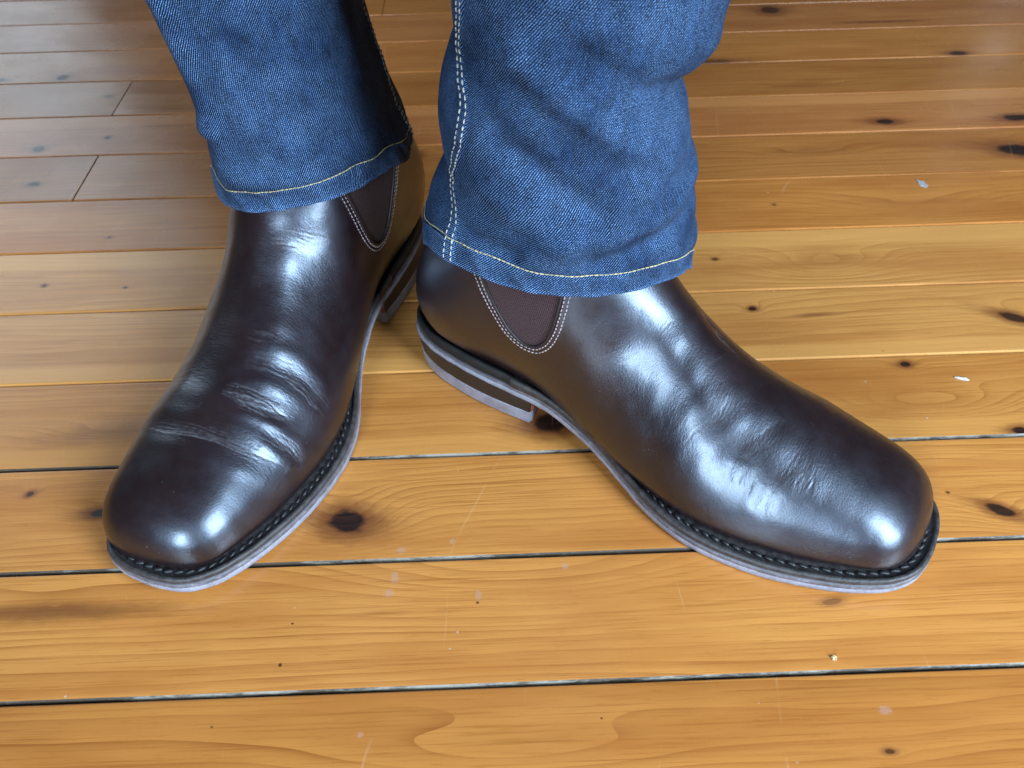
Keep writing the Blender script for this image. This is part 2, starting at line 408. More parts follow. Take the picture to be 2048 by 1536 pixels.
def simple(name, col, rough, var=.35, scale=150, bump=.3, bd=.0004, spec=.5, stretch=(1, 1, 1), col2=None):
    m = NT(name); P = m.mapping(m.coord('Object'), stretch)
    n1 = m.noise(P, scale, 4, .65)
    c2 = col2 or tuple(c * (1 - var) for c in col)
    m.set(Base_Color=m.mix(m.ramp01(n1, .35, .68), col, c2), Roughness=m.maprange(n1, .3, .7, rough - .06, rough + .1), Specular_IOR_Level=spec,
          Normal=m.bump(m.noise(P, scale * 5, 3, .6), bump, bd))
    return m.mat
def sole_material():
    m = NT('grey_rubber_sole_edge'); P = m.coord('Object')
    n1 = m.noise(P, 90, 4, .65); n2 = m.noise(P, 1300, 2, .6); n3 = m.noise(P, 32, 3, .6)
    col = m.mix(m.ramp01(n1, .35, .7), (.300, .285, .330), (.200, .185, .205))
    col = m.mix(m.math('MULTIPLY', m.ramp01(n2, .55, .7), .5), col, (.07, .055, .055))
    ch = m.math('MULTIPLY', m.ramp01(n3, .62, .70), m.ramp01(m.noise(P, 700, 2), .5, .6))
    col = m.mix(m.math('MULTIPLY', ch, .5), col, (.55, .50, .47))
    gr = m.n('ShaderNodeAttribute', attribute_name='grime').outputs['Fac']
    gm = m.ramp01(m.math('ADD', gr, m.math('MULTIPLY', m.math('SUBTRACT', m.noise(P, 240, 4, .7), .5), 1.1)), .25, .75)
    col = m.mix(m.math('MULTIPLY', gm, .80), col, (.060, .050, .052))
    m.set(Base_Color=col, Roughness=m.maprange(n1, .3, .7, .36, .52), Normal=m.bump(m.math('ADD', n2, m.math('MULTIPLY', n1, .6)), .35, .0005), Specular_IOR_Level=.5)
    return m.mat
def gore_material():
    m = NT('elastic_gore'); uv = m.coord('UV')
    u, v, _ = m.sep(uv)
    a = m.math('SINE', m.math('MULTIPLY', m.math('ADD', u, m.math('MULTIPLY', v, .45)), 2 * math.pi / .00125))
    b = m.math('SINE', m.math('MULTIPLY', m.math('SUBTRACT', v, m.math('MULTIPLY', u, .2)), 2 * math.pi / .0011))
    h = m.math('ADD', m.math('MULTIPLY', a, .35), m.math('MULTIPLY', b, .25))
    n1 = m.noise(uv, 900, 2)
    col = m.mix(m.ramp01(m.math('ADD', h, m.math('SUBTRACT', n1, .5)), -.5, .6), (.020, .0095, .010), (.078, .036, .036))
    m.set(Base_Color=col, Roughness=.85, Normal=m.bump(h, .6, .0004), Specular_IOR_Level=.25, Sheen_Weight=.15)
    return m.mat
MAT_LEATHER = leather_material()
MAT_SOLE = sole_material()
MAT_WELT = simple('dark_welt', (.030, .025, .024), .45, .4, 220, .5, .0005, col2=(.060, .052, .052))
MAT_RAND = simple('black_rand', (.010, .009, .009), .6, .4, 300, .6, .0006)
MAT_STACK = simple('dark_heel_stack', (.014, .011, .010), .42, .4, 120, .4, .0004, stretch=(1, 1, 6), col2=(.028, .021, .018))
MAT_BREAST = simple('raw_heel_leather', (.30, .085, .050), .7, .4, 300, .6, .0005)
MAT_GORE = gore_material()
MAT_PIPING = simple('leather_edge', (.020, .012, .012), .55, .3, 400, .3, .0003)
MAT_THREAD = simple('grey_brown_thread', (.42, .33, .34), .6, .4, 900, .3, .0002)
MAT_BTHREAD = simple('black_waxed_thread', (.020, .019, .020), .38, .4, 700, .5, .0003)

# ------------------------------------------------------------------ boot shape (x medial +, y forward, z up)
OUT = [(0,.004),(.012,.0070),(.0215,.0165),(.0285,.0310),(.0325,.0500),(.0345,.0700),(.0345,.0900),(.0338,.1100),(.0350,.1300),(.0395,.1520),(.0480,.1740),(.0560,.1920),(.0610,.2075),(.0636,.2251),(.0632,.2440),(.0602,.2652),(.0545,.2860),(.0475,.3045),(.0400,.3175),(.0300,.3262),(.0169,.3302),(.0040,.3306),(-.0090,.3290),(-.0190,.3250),(-.0270,.3165),(-.0350,.3010),(-.0420,.2800),(-.0470,.2550),(-.0495,.2300),(-.0490,.2050),(-.0460,.1800),(-.0415,.1500),(-.0375,.1200),(-.0355,.0950),(-.0350,.0700),(-.0325,.0480),(-.0280,.0300),(-.0210,.0160),(-.0120,.0070)]
def outline(n=300, inset=None):
    P = np.vstack([OUT[-3:], OUT, OUT[:3]])
    d = np.r_[0, np.cumsum(np.hypot(*np.diff(P, axis=0).T))]
    s = np.linspace(d[3], d[3 + len(OUT)], n, endpoint=False)
    Q = cr(d, P, s)
    T = np.roll(Q, -1, 0) - np.roll(Q, 1, 0); T /= np.hypot(*T.T)[:, None]
    N = np.stack([T[:, 1], -T[:, 0]], 1)
    if inset is not None:
        v = inset(Q) if callable(inset) else np.full(n, inset)
        Q = Q - N * v[:, None]
    return Q
def zbot(y): return cr([-.02,.0,.095,.115,.14,.165,.185,.21,.25,.29,.33,.36], [.023,.023,.022,.0195,.0125,.0055,.002,.0003,.0001,.002,.0065,.011], y)
def sole_t(y): return cr([-.02,.09,.13,.2,.34], [.0050,.0050,.0068,.0078,.0076], y)      # outsole thickness
def welt_t(y): return cr([-.02,.09,.13,.2,.34], [.0072,.0066,.0044,.0040,.0038], y)
PF = np.array([(0,0),(.5,0),(.88,.0),(.955,.05),(.985,.14),(.95,.30),(.83,.51),(.63,.73),(.345,.92),(0,1)])       # fore foot
PD = np.array([(0,0),(.42,.02),(.76,.09),(.95,.22),(1.0,.38),(.98,.55),(.88,.71),(.68,.86),(.36,.965),(0,1)])    # through the heel
PS = np.array([(0,0),(.42,.03),(.74,.12),(.93,.27),(1,.45),(.99,.6),(.9,.75),(.7,.88),(.38,.97),(0,1)])          # shaft
PT = np.array([(0,0),(.5,0),(.88,.0),(.96,.07),(.995,.18),(.975,.38),(.88,.63),(.67,.84),(.35,.962),(0,1)])       # toe dome
PH = np.array([(0,0),(.4,0),(.66,.0),(.75,.05),(.90,.20),(.99,.42),(.93,.66),(.72,.84),(.38,.96),(0,1)])          # heel seat
TOE = []
for t_ in (.9997, .996, .986, .968, .94, .90, .84, .75, .62, .45, .25):
    y_ = .255 + .069 * t_; r_ = (1 - t_ ** 8.0) ** .50; dy_ = y_ - .255
    TOE.append((y_, .0168 + (.0434 - .295 * dy_) * r_, y_ + .005 * (1 - t_ ** 3), .0110 + .0050 * sstep(.2, .7, t_), .007 + .002 * t_,
                (.0540 - .255 * dy_) * r_ ** .95 + .0004, (.0462 - .270 * dy_) * r_ ** .95 + .0004, .7 * (1 - t_), 0, 0, .3 + .7 * t_, 0))
SEC = TOE + [
# front (y,z)  back (y,z)  ridge x, medial, lateral  weights: fore, heel, shaft, toe, seat
(.2550,.0602,.2600,.0110,.007,.0540,.0458,.7,0,0,.3,0),(.2300,.0680,.2350,.0105,.006,.0572,.0485,1,0,0,0,0),
(.2050,.0790,.2080,.0105,.005,.0562,.0495,1,0,0,0,0),(.1830,.0920,.1780,.0130,.004,.0492,.0525,1,0,0,0,0),
(.1660,.1060,.1450,.0205,.003,.0420,.0525,.8,0,0,0,.2),(.1540,.1190,.1100,.0310,.002,.0390,.0505,.3,0,0,0,.7),
(.1450,.1310,.0780,.0330,.001,.0390,.0480,0,0,0,0,1),(.1390,.1420,.0500,.0330,.000,.0390,.0455,0,.3,0,0,.7),
(.1345,.1530,.0290,.0360,.000,.0395,.0440,0,.8,0,0,.2),(.1310,.1640,.0185,.0520,.000,.0405,.0440,0,1,0,0,0),
(.1290,.1740,.0190,.0760,.000,.0410,.0430,0,.6,.4,0,0),(.1275,.1790,.0245,.0960,.000,.0390,.0415,0,.2,.8,0,0),
(.1255,.1830,.0340,.1150,.000,.0360,.0390,0,0,1,0,0)]
def upper_grid(ns, nh):
    S = np.array(SEC)
    dF = np.hypot(*np.diff(S[:, 0:2], axis=0).T); dB = np.hypot(*np.diff(S[:, 2:4], axis=0).T)
    d = np.r_[0, np.cumsum((dF + dB) / 2)]
    lin = np.linspace(0, 1, ns)
    T = cr(d, S, d[-1] * (lin * .75 + .25 * lin ** 2))
    qq = np.linspace(0, 1, nh); q = np.linspace(-1 / 9, 10 / 9, 12)
    def sym(p): return np.vstack([p[1] * [-1, 1], p, p[-2] * [-1, 1]])      # mirrored ends keep the ridge smooth
    w = T[:, 7:12] / T[:, 7:12].sum(1, keepdims=True)
    P = sum(w[:, i, None, None] * cr(q, sym(p), qq) for i, p in enumerate((PF, PD, PS, PT, PH)))
    f, v = P[..., 0], P[..., 1]
    Fy, Fz, By, Bz, cx, wm, wl = [T[:, i:i+1] for i in range(7)]
    y = By + (Fy - By) * v; z = Bz + (Fz - Bz) * v
    cx = (wm - wl) / 2
    xm = cx * v + (wm - cx * v) * f; xl = cx * v - (wl + cx * v) * f
    med = np.stack([xm, y, z], -1); lat = np.stack([xl, y, z], -1)
    return np.concatenate([med, lat[:, -2:0:-1]], 1)
def grid_normals(G):
    du = np.gradient(G, axis=0); dv = np.roll(G, -1, 1) - np.roll(G, 1, 1)
    N = np.cross(dv, du); return N / (np.linalg.norm(N, axis=2, keepdims=True) + 1e-12)

# gore outline (inner edge of the leather), in side view (y, z)
GB = [(.0745,.175),(.0755,.150),(.0775,.128),(.0805,.112),(.0845,.0985),(.0905,.0865),(.0975,.0775),(.1045,.0735),(.1110,.0738),(.1165,.0785),(.1205,.0870),(.1228,.0980),(.1238,.110),(.1235,.128),(.1215,.150),(.1185,.175)]
GORE = resample(GB, 140)
def poly_dist(YZ, poly):
    best = np.full(len(YZ), 9.)
    for a, b in zip(poly[:-1], poly[1:]):
        t = np.clip(((YZ - a) @ (b - a)) / ((b - a) @ (b - a)), 0, 1)
        best = np.minimum(best, np.linalg.norm(a + t[:, None] * (b - a) - YZ, axis=1))
    return best
def inside(YZ, poly):
    y, z = YZ.T; c = np.zeros(len(YZ), bool)
    P = np.vstack([poly, poly[:1]])
    for a, b in zip(P[:-1], P[1:]):
        if a[1] == b[1]: continue
        k = ((a[1] > z) != (b[1] > z)) & (y < (b[0] - a[0]) * (z - a[1]) / (b[1] - a[1]) + a[0]); c ^= k
    return c
CREASE_A = [  # boot pointing to the camera's left: (polyline, depth, width of the valley)
 ([(.0125,.2225,.0704),(.0315,.2181,.0684),(.0460,.2152,.0604),(.0544,.2149,.0482),(.0583,.2136,.0300)], 1.0, .0050),
 ([(.0085,.2401,.0642),(.0315,.2369,.0616),(.0432,.2363,.0560),(.0530,.2338,.0464)], 1.0, .0045),
 ([(.0130,.2448,.0624),(.0312,.2428,.0598),(.0444,.2388,.0543),(.0527,.2373,.0456)], .7, .0030),
 ([(-.0357,.2633,.0460),(-.0038,.2665,.0566),(.0131,.2654,.0571),(.0276,.2656,.0547),(.0398,.2640,.0496),(.0492,.2605,.0413),(.0541,.2581,.0314),(.0559,.2536,.0205)], .8, .0050),
 ([(.0373,.2524,.0543),(.0466,.2496,.0486),(.0543,.2485,.0373),(.0570,.2486,.0241)], .9, .0035),
 ([(.0004,.1636,.1079),(.0239,.1559,.1040),(.0316,.1431,.0972)], .8, .0060),
 ([(.0073,.2074,.0775),(.0247,.2053,.0761),(.0375,.2022,.0714)], .35, .0040),
 ([(-.0424,.2323,.0492),(-.0213,.2358,.0620),(-.0008,.2378,.0647)], .4, .0050)]
CREASE_B = [
 ([(.0525,.2241,.0500),(.0422,.2268,.0599),(.0257,.2344,.0642),(.0065,.2424,.0637)], .75, .0050),
 ([(.0487,.2487,.0466),(.0390,.2513,.0538),(.0267,.2554,.0575),(.0151,.2552,.0593)], .7, .0045),
 ([(.0505,.2015,.0567),(.0427,.2069,.0660),(.0274,.2145,.0713),(.0144,.2131,.0742)], .7, .0055),
 ([(.0534,.2374,.0443),(.0468,.2390,.0522),(.0383,.2419,.0571)], .5, .0035),
 ([(.0448,.2610,.0464),(.0362,.2615,.0523),(.0227,.2621,.0568)], .6, .0040),
 ([(.0240,.1647,.0980),(.0124,.1725,.0985),(-.0013,.1769,.0959)], .5, .0050),
 ([(.0551,.2511,.0333),(.0512,.2490,.0432),(.0440,.2500,.0505)], .5, .0035),
 ([(.0400,.1500,.0760),(.0300,.1650,.0880),(.0150,.1790,.0930)], .5, .0060),
 ([(-.0190,.1800,.0890),(-.0150,.1900,.0850),(-.0110,.2020,.0790),(-.0070,.2130,.0740)], 1.2, .0060)]

def build_boot(name, loc, rz, mirror, creases, seed):
    root = empty(name, loc, rz)
    sx = -1.0 if mirror else 1.0
    R = np.random.default_rng(seed)
    def fin(V):
        V = np.array(V, float).reshape(-1, 3).copy(); V[:, 0] *= sx; return V
    def add(nm, V, Fq, mat, parent=root, uv=None, smooth=True):
        if not isinstance(Fq, list): Fq = [Fq]
        if mirror: Fq = [f[:, ::-1].copy() for f in Fq]
        return link(nm, mesh_from(nm, fin(V), Fq, uv, smooth), mat, parent)
    # ---- upper
    ns, nh = 880, 124
    G = upper_grid(ns, nh); N = grid_normals(G)
    flip = (N[ns // 3, nh - 1, 2] < 0)
    if flip: N = -N
    m = G.shape[1]
    V = G.reshape(-1, 3); Nn = N.reshape(-1, 3)
    disp = np.zeros(len(V)); wear = np.zeros(len(V)); wrk = np.zeros(len(V))
    # soft unevenness of a worn upper, stronger over the vamp
    vamp = sstep(.13, .17, V[:, 1]) * (1 - sstep(.265, .285, V[:, 1])) * sstep(.030, .048, V[:, 2])
    disp += (.2 + .8 * vamp) * (.00050 if mirror else .00030) * vnoise(V * np.array([20, 48, 34]) + seed, seed)
    disp += vamp * .00016 * vnoise(V * np.array([45, 150, 90]) + seed, seed + 1)
    wrk += vamp * (.45 if mirror else .34) + .04
    for pl, dep, wid in creases:
        C = resample(pl, 40)
        near = V[(V[:, 1] > C[:, 1].min() - .03) & (V[:, 1] < C[:, 1].max() + .03) & (V[:, 2] > .02)]
        def snap(Q): return near[np.argmin(((Q[:, None, :] - near[None, ::3, :]) ** 2).sum(2), axis=1) * 3]
        C = resample(snap(C)[::4], 40)
        k = 9
        base = poly_dist_3(V, C)
        along = base < .02
        taper = end_taper(V[along], C) * (1.0 if mirror else .6)
        disp[along] += -dep * .00060 * np.exp(-(base[along] / wid) ** 2) * taper + dep * .00036 * np.exp(-((base[along] - wid * 1.9) / (wid * .9)) ** 2) * taper
        wrk[along] = np.maximum(wrk[along], np.exp(-(base[along] / .009) ** 2) * taper)
        for q in range(k):
            # thin strands, each wandering off the main line
            t = np.linspace(0, 1, 40)
            a, b = sorted(R.uniform(0, 1, 2));
            if b - a < .55: a, b = max(0, a - .3), min(1, b + .3)
            off = R.normal(0, .75) * wid * .9 + .0009 * np.sin(t * R.uniform(3, 9) + R.uniform(0, 6)) + .00025 * np.sin(t * R.uniform(20, 40) + R.uniform(0, 6))
            D = C.copy(); D[:, 1] += off
            D = snap(D); D = (D + np.roll(D, 1, 0) + np.roll(D, -1, 0)) / 3; D[0] = D[1]; D[-1] = D[-2]
            D = D[int(a * 39):max(int(b * 39), int(a * 39) + 6) + 1]
            dd = poly_dist_3(V[along], D); tp = end_taper(V[along], D) * R.uniform(.25, 1.0) * (1.0 if mirror else .55)
            g = np.exp(-(dd / .00048) ** 2) * tp
            disp[along] -= dep * .00011 * g
            disp[along] += dep * .00004 * np.exp(-((dd - .0011) / .0006) ** 2) * tp
            wear[along] = np.maximum(wear[along], g * min(1, dep))
    # heel area: faint long scuffs, pressed-in leather inside the gore
    for side in (1, -1):
        s_ = (V[:, 0] * side > .015) & (V[:, 2] > .06) & (V[:, 2] < .176) & (V[:, 1] > .06) & (V[:, 1] < .14)
        YZ = V[s_][:, 1:3]; dist = poly_dist(YZ, GORE); ins = inside(YZ, GORE)
        sd = np.where(ins, -dist, dist)
        disp[s_] += np.where(sd < 0, -.0016, 0) * 1.0 + .0004 * np.exp(-((sd - .002) / .0016) ** 2)
    V2 = V + Nn * disp[:, None]
    Fq = grid_faces(ns, m, True, flip=False)
    toe = [np.array([[0 * m + j, 0 * m + (j + 1) % m, 0 * m + (j + 2) % m] for j in range(0, 0)], int).reshape(-1, 3)]
    # close the tip
    tipc = len(V2); V2 = np.vstack([V2, V2[:m].mean(0)])
    tip = np.array([[tipc, (j + 1) % m, j] for j in range(m)])
    # face orientation: compare with normals
    a, b, c = V2[Fq[1000][0]], V2[Fq[1000][1]], V2[Fq[1000][2]]
    up_flip = np.dot(np.cross(b - a, c - a), Nn[Fq[1000][0]]) < 0
    if up_flip: Fq = Fq[:, ::-1].copy(); tip = tip[:, ::-1].copy()
    up = add('upper', V2, [Fq, tip], MAT_LEATHER)
    for nm, arr in (('wear', wear), ('wrinkle', wrk)):
        at = up.data.attributes.new(nm, 'FLOAT', 'POINT'); at.data.foreach_set('value', np.r_[arr, 0].astype(np.float32))
    # ---- surface lookup from the side
    bvh = BVHTree.FromPolygons([tuple(p) for p in G[::4, ::2].reshape(-1, 3)], [tuple(q) for q in grid_faces(len(G[::4]), G[::4, ::2].shape[1], True)])
    def side_pt(y, z, side, off=0.0):
        h, n, _, _ = bvh.ray_cast(Vector((.2 * side, y, z)), Vector((-side, 0, 0)))
        if h is None: h, n, _, _ = bvh.find_nearest(Vector((.04 * side, y, z)))
        n = np.array(n); n = n if n[0] * side > 0 else -n
        return np.array(h) + n * off, n
    for side in (1, -1):
        # elastic panel
        zs = np.linspace(GORE[:, 1].min() + .0004, .172, 44); rows = []; uvs = []
        for z in zs:
            ys = []
            for a, b in zip(GORE[:-1], GORE[1:]):
                if (a[1] - z) * (b[1] - z) <= 0 and a[1] != b[1]: ys.append(a[0] + (b[0] - a[0]) * (z - a[1]) / (b[1] - a[1]))
            y0, y1 = min(ys) - .0010, max(ys) + .0010
            rows.append([side_pt(y, z, side, -.0005)[0] for y in np.linspace(y0, y1, 26)])
            uvs += [(y, z) for y in np.linspace(y0, y1, 26)]
        gv = np.array(rows).reshape(-1, 3)
        Fg = grid_faces(44, 26, False, flip=side < 0)
        gore = add('elastic_gore', gv, Fg, MAT_GORE, uv=np.array(uvs))
        # rolled leather edge and two stitch rows round it
        PN = [side_pt(y, z, side, .0001) for y, z in GORE]
        P = np.array([p for p, n in PN]); Np = np.array([n for p, n in PN])
        T = np.gradient(P, axis=0); T /= np.linalg.norm(T, axis=1, keepdims=True); B = np.cross(T, Np)
        K = 8; rr = .00075
        tube = np.stack([P + (B * math.cos(2 * math.pi * q / K) + Np * math.sin(2 * math.pi * q / K)) * rr for q in range(K)], 1)
        add('leather_edge', tube, grid_faces(len(P), K, True, flip=side > 0), MAT_PIPING, gore)
        nrm2 = np.gradient(GORE, axis=0); nrm2 = np.stack([nrm2[:, 1], -nrm2[:, 0]], 1); nrm2 /= np.linalg.norm(nrm2, axis=1, keepdims=True)
        if inside(GORE[70:71] + nrm2[70:71] * .002, GORE)[0]: nrm2 = -nrm2
        VV, FF, o_ = [], [], 0
        for dd in (.0017, .0040):
            Q = GORE + nrm2 * dd
            pn = [side_pt(y, z, side, .00035) for y, z in Q]
            v, f = capsules([p for p, n in pn], [n for p, n in pn], .00036, .74, .0024, .8, jitter=.25)
            VV.append(v); FF.append(f + o_); o_ += len(v)
        st = add('gore_stitching', np.vstack(VV), np.vstack(FF), MAT_THREAD, gore); st['kind'] = 'stuff'
    # ---- outsole
    n = 360
    def ring(ins, zf):
        Q = outline(n, ins); return np.c_[Q, zf(Q[:, 1])]
    heelin = lambda Q: .0002 + .0012 * (1 - sstep(.10, .14, Q[:, 1]))
    def rough_edge(A, amt):
        A = A.copy(); A[:, :2] += amt * np.stack([vnoise(A * 260 + seed, 3), vnoise(A * 260 + seed, 4)], 1); return A
    prof = [(None, 0, 0, 0), (.0026, 0, 0, .2), (.0008, .05, 0, .1), (0, .20, 1, 0), (0, .56, 1, .05), (.0007, .63, 1, 1), (.0001, .70, 1, .55), (.0001, .86, 1, .6), (.0006, .96, 1, .8), (.0014, 1.0, 1, 1), (None, 1.0, 1, 1)]
    rings, grime = [], []
    for ins, fz, hh, gv in prof:
        if ins is None: r = ring(.016, lambda y, fz=fz: zbot(y) + sole_t(y) * fz)
        else: r = rough_edge(ring(lambda Q, ins=ins, hh=hh: heelin(Q) * hh + ins, lambda y, fz=fz: zbot(y) + sole_t(y) * fz), .00020)
        rings.append(r); grime += [gv] * n
    SV = np.stack(rings); cen0 = len(rings) * n
    add_caps = lambda SV_: None
    # fill the middle with a strip across (pair left and right points)
    def fill(base, rev):
        q = []
        for i in range(1, n // 2):
            a, b = base + i, base + (i + 1)
            c, d = base + (n - i - 1) % n, base + (n - i) % n
            if i + 1 <= n - i - 1: q.append((a, b, c, d))
        q = np.array(q); return q[:, ::-1].copy() if rev else q
    osole = add('outsole', SV, [grid_faces(len(rings), n, True), fill(0, True), fill((len(rings) - 1) * n, False)], MAT_SOLE)
    at = osole.data.attributes.new('grime', 'FLOAT', 'POINT'); at.data.foreach_set('value', np.array(grime, np.float32))
    # ---- welt (fore part) and black rand round the heel seat
    hl = lambda Q: 1 - sstep(.088, .096, Q[:, 1])
    base_z = lambda y: zbot(y) + sole_t(y)
    wr = []
    for ins, fz in ((.0016, 0), (.0007, .25), (.0006, .6), (.0010, .90), (.0018, 1.0), (.0030, 1.0), (.0034, .80), (.0040, .62), (.0088, .62), (.0120, .5)):
        wr.append(ring(lambda Q, ins=ins: ins + .0016 * hl(Q), lambda y, fz=fz: base_z(y) + .0001 + welt_t(y) * fz))
    wr = [rough_edge(r, .00022) for r in wr]
    WV = np.stack(wr)
    front = WV[0, :, 1] > .092
    fq = grid_faces(len(wr), n, True)
    isf = front[fq[:, 0] % n] & front[fq[:, 1] % n]
    add('welt', WV, fq[isf], MAT_WELT)
    add('heel_rand', WV, fq[~isf], MAT_RAND)
    # welt stitching sits in the channel against the upper
    Q = outline(900, .0062); zz = base_z(Q[:, 1]) + welt_t(Q[:, 1]) * .62 + .0005
    P = np.c_[Q, zz]; P = P[P[:, 1] > .15]; k = np.argmax(np.linalg.norm(np.diff(P, axis=0), axis=1)) if np.linalg.norm(np.diff(P, axis=0), axis=1).max() > .02 else None
    v, f = capsules(P, np.tile([0, 0, 1.], (len(P), 1)), .00105, .86, .0056, .8, slant=.0007, jitter=.2)
    st = add('welt_stitching', v, f, MAT_BTHREAD); st['kind'] = 'stuff'
    # ---- heel: stack, lift, raw breast face
    br = .1075
    O = outline(400, lambda Q: np.full(len(Q), .0012))
    keepm = O[(O[:, 1] < br)]
    # order: start at lateral breast corner, round the back, to medial corner
    ang = np.arctan2(keepm[:, 0], -(keepm[:, 1] - .055)); keepm = keepm[np.argsort(ang)]
    keepm = resample(keepm, 120)
    bx = np.linspace(keepm[-1, 0], keepm[0, 0], 24)[1:-1]
    hw = abs(keepm[-1, 0])
    breast = np.c_[bx, br - .0045 * (1 - (bx / hw) ** 2)]
    loopm = np.vstack([keepm, breast]); L = len(loopm)
    def hring(z, ins, k):
        c = np.array([0, .057]); q = c + (loopm - c) * [k, k]; d = q - c
        q = q - d / np.linalg.norm(d, axis=1, keepdims=True) * ins
        return np.c_[q, np.full(L, z)]
    def block(z0, z1, k0, k1, bev):
        rr_ = [hring(z0, bev, k0), hring(z0 + bev, 0, k0), hring(z1 - bev, 0, k1), hring(z1, bev, k1)]
        A = np.stack(rr_); A[1:3, :, :2] += .0
        cb = len(rr_) * L
        Vb = np.vstack([A.reshape(-1, 3), [[0, .057, z0]], [[0, .057, z1]]])
        f3 = np.array([[cb, (j + 1) % L, j] for j in range(L)] + [[cb + 1, 3 * L + j, 3 * L + (j + 1) % L] for j in range(L)])
        return Vb, [grid_faces(4, L, True), f3]
    Vb, Fb = block(.0101, .0230, .965, .992, .0003)
    stack = add('heel_stack', Vb, Fb, MAT_STACK, smooth=False)
    Vb, Fb = block(.0001, .0100, .955, .965, .0006)
    add('heel_lift', Vb, Fb, MAT_SOLE, smooth=False)
    # thin reddish face on the breast of the stack
    k0, k1 = .965, .992
    bb = np.vstack([keepm[-1:], breast, keepm[:1]]); c = np.array([0, .057])
    lo = c + (bb - c) * k0; hi = c + (bb - c) * k1
    lo[:, 0] *= .985; hi[:, 0] *= .985
    A = np.stack([np.c_[lo + [0, .0004], np.full(len(bb), .0104)], np.c_[hi + [0, .0004], np.full(len(bb), .0222)], np.c_[hi + [0, -.0012], np.full(len(bb), .0224)]])
    add('heel_breast', A, grid_faces(3, len(bb), False, flip=True), MAT_BREAST, stack)
    return root

def poly_dist_3(V, C):
    best = np.full(len(V), 9.)
    lo, hi = C.min(0) - .02, C.max(0) + .02
    idx = np.where(((V > lo) & (V < hi)).all(1))[0]
    X = V[idx]; b2 = np.full(len(idx), 9.)
    for a, b in zip(C[:-1], C[1:]):
        ab = b - a; t = np.clip(((X - a) @ ab) / (ab @ ab + 1e-14), 0, 1)
        b2 = np.minimum(b2, np.linalg.norm(a + t[:, None] * ab - X, axis=1))
    best[idx] = b2
    return best
def end_taper(X, C):
    d = np.r_[0, np.cumsum(np.linalg.norm(np.diff(C, axis=0), axis=1))]; d /= d[-1]
    k = np.argmin(((X[:, None, :] - C[None, ::3, :]) ** 2).sum(2), axis=1)
    t = d[::3][k]
    return np.sin(np.pi * np.clip(t, 0, 1)) ** .9

bootA = build_boot('chelsea_boot', (-.0674, .5324, .0002), math.atan2(.372, -.928), True, CREASE_A, 11)
bootA['label'] = 'dark brown leather ankle boot with deep toe creases, pointing down to the lower left'
bootA['category'] = 'boot'; bootA['group'] = 'pair of brown ankle boots'
bootB = build_boot('chelsea_boot', (-.0542, .4128, .0002), math.radians(-123.5), False, CREASE_B, 23)
bootB['label'] = 'dark brown leather ankle boot turned outward, toe pointing to the right edge'
bootB['category'] = 'boot'; bootB['group'] = 'pair of brown ankle boots'

# ------------------------------------------------------------------ jeans
def denim_material():
    m = NT('blue_denim'); uv = m.coord('UV'); P = m.coord('Object')
    u, v, _ = m.sep(uv)
    wob = m.math('MULTIPLY', m.math('SUBTRACT', m.noise(uv, 260, 3, .6), .5), .0011)
    per = .00118
    ph = m.math('DIVIDE', m.math('ADD', m.math('SUBTRACT', u, m.math('MULTIPLY', v, .72)), wob), per)
    line = m.math('ADD', m.math('MULTIPLY', m.math('SINE', m.math('MULTIPLY', ph, 2 * math.pi)), .5), .5)
    vd = m.math('DIVIDE', m.math('ADD', v, m.math('MULTIPLY', m.noise(uv, 400, 1), .0006)), .00105)
    dots = m.math('ADD', m.math('MULTIPLY', m.math('SINE', m.math('MULTIPLY', vd, 2 * math.pi)), .5), .5)
    slub = m.noise(m.mapping(uv, (700, 90, 1)), 1.0, 3, .65)
    slub2 = m.noise(m.mapping(uv, (1500, 1500, 1)), 1.0, 2, .6)
    tw = m.math('MULTIPLY', m.ramp01(line, .62, .97), m.maprange(dots, 0, 1, .45, 1.0))
    tw = m.math('MULTIPLY', tw, m.maprange(slub2, .32, .68, .05, 1.5))
    fade = m.noise(P, 38, 4, .6)
    at = m.n('ShaderNodeAttribute', attribute_name='fade').outputs['Fac']
    amt = m.math('ADD', m.maprange(fade, .32, .68, .18, .72), m.math('MULTIPLY', at, .75))
    mot = m.noise(m.mapping(uv, (170, 60, 1)), 1.0, 4, .65)
    body = m.mix(m.ramp01(m.math('ADD', mot, m.math('MULTIPLY', at, .15)), .32, .70), (.0014, .0048, .0150), (.0044, .0150, .048))
    body = m.mix(m.math('MULTIPLY', m.ramp01(slub, .45, .75), .5), body, (.012, .036, .095))
    col = m.mix(m.math('MULTIPLY', tw, amt), body, (.31, .56, 1.0))
    h = m.math('ADD', m.math('MULTIPLY', line, .8), m.math('ADD', m.math('MULTIPLY', dots, .2), m.math('MULTIPLY', slub2, .6)))
    nrm = m.bump(h, .6, .00045)
    m.set(Base_Color=col, Roughness=.85, Normal=nrm, Specular_IOR_Level=.12)
    return m.mat
MAT_DENIM = denim_material()
MAT_YTHREAD = simple('yellow_thread', (.56, .47, .24), .6, .35, 900, .3, .0002)
MAT_WTHREAD = simple('pale_thread', (.62, .60, .52), .6, .4, 900, .3, .0002)

def project(P):
    """photo-sized pixel position of world points (to lay seams on the cloth)"""
    P = np.asarray(P, float) - np.array([0, 0, CAM_H])
    X = P @ np.array(r2); Y = P @ np.array(u2); Z = P @ np.array(fwd)
    return np.stack([1024 + F_PX * X / Z, 768 - F_PX * Y / Z], -1)

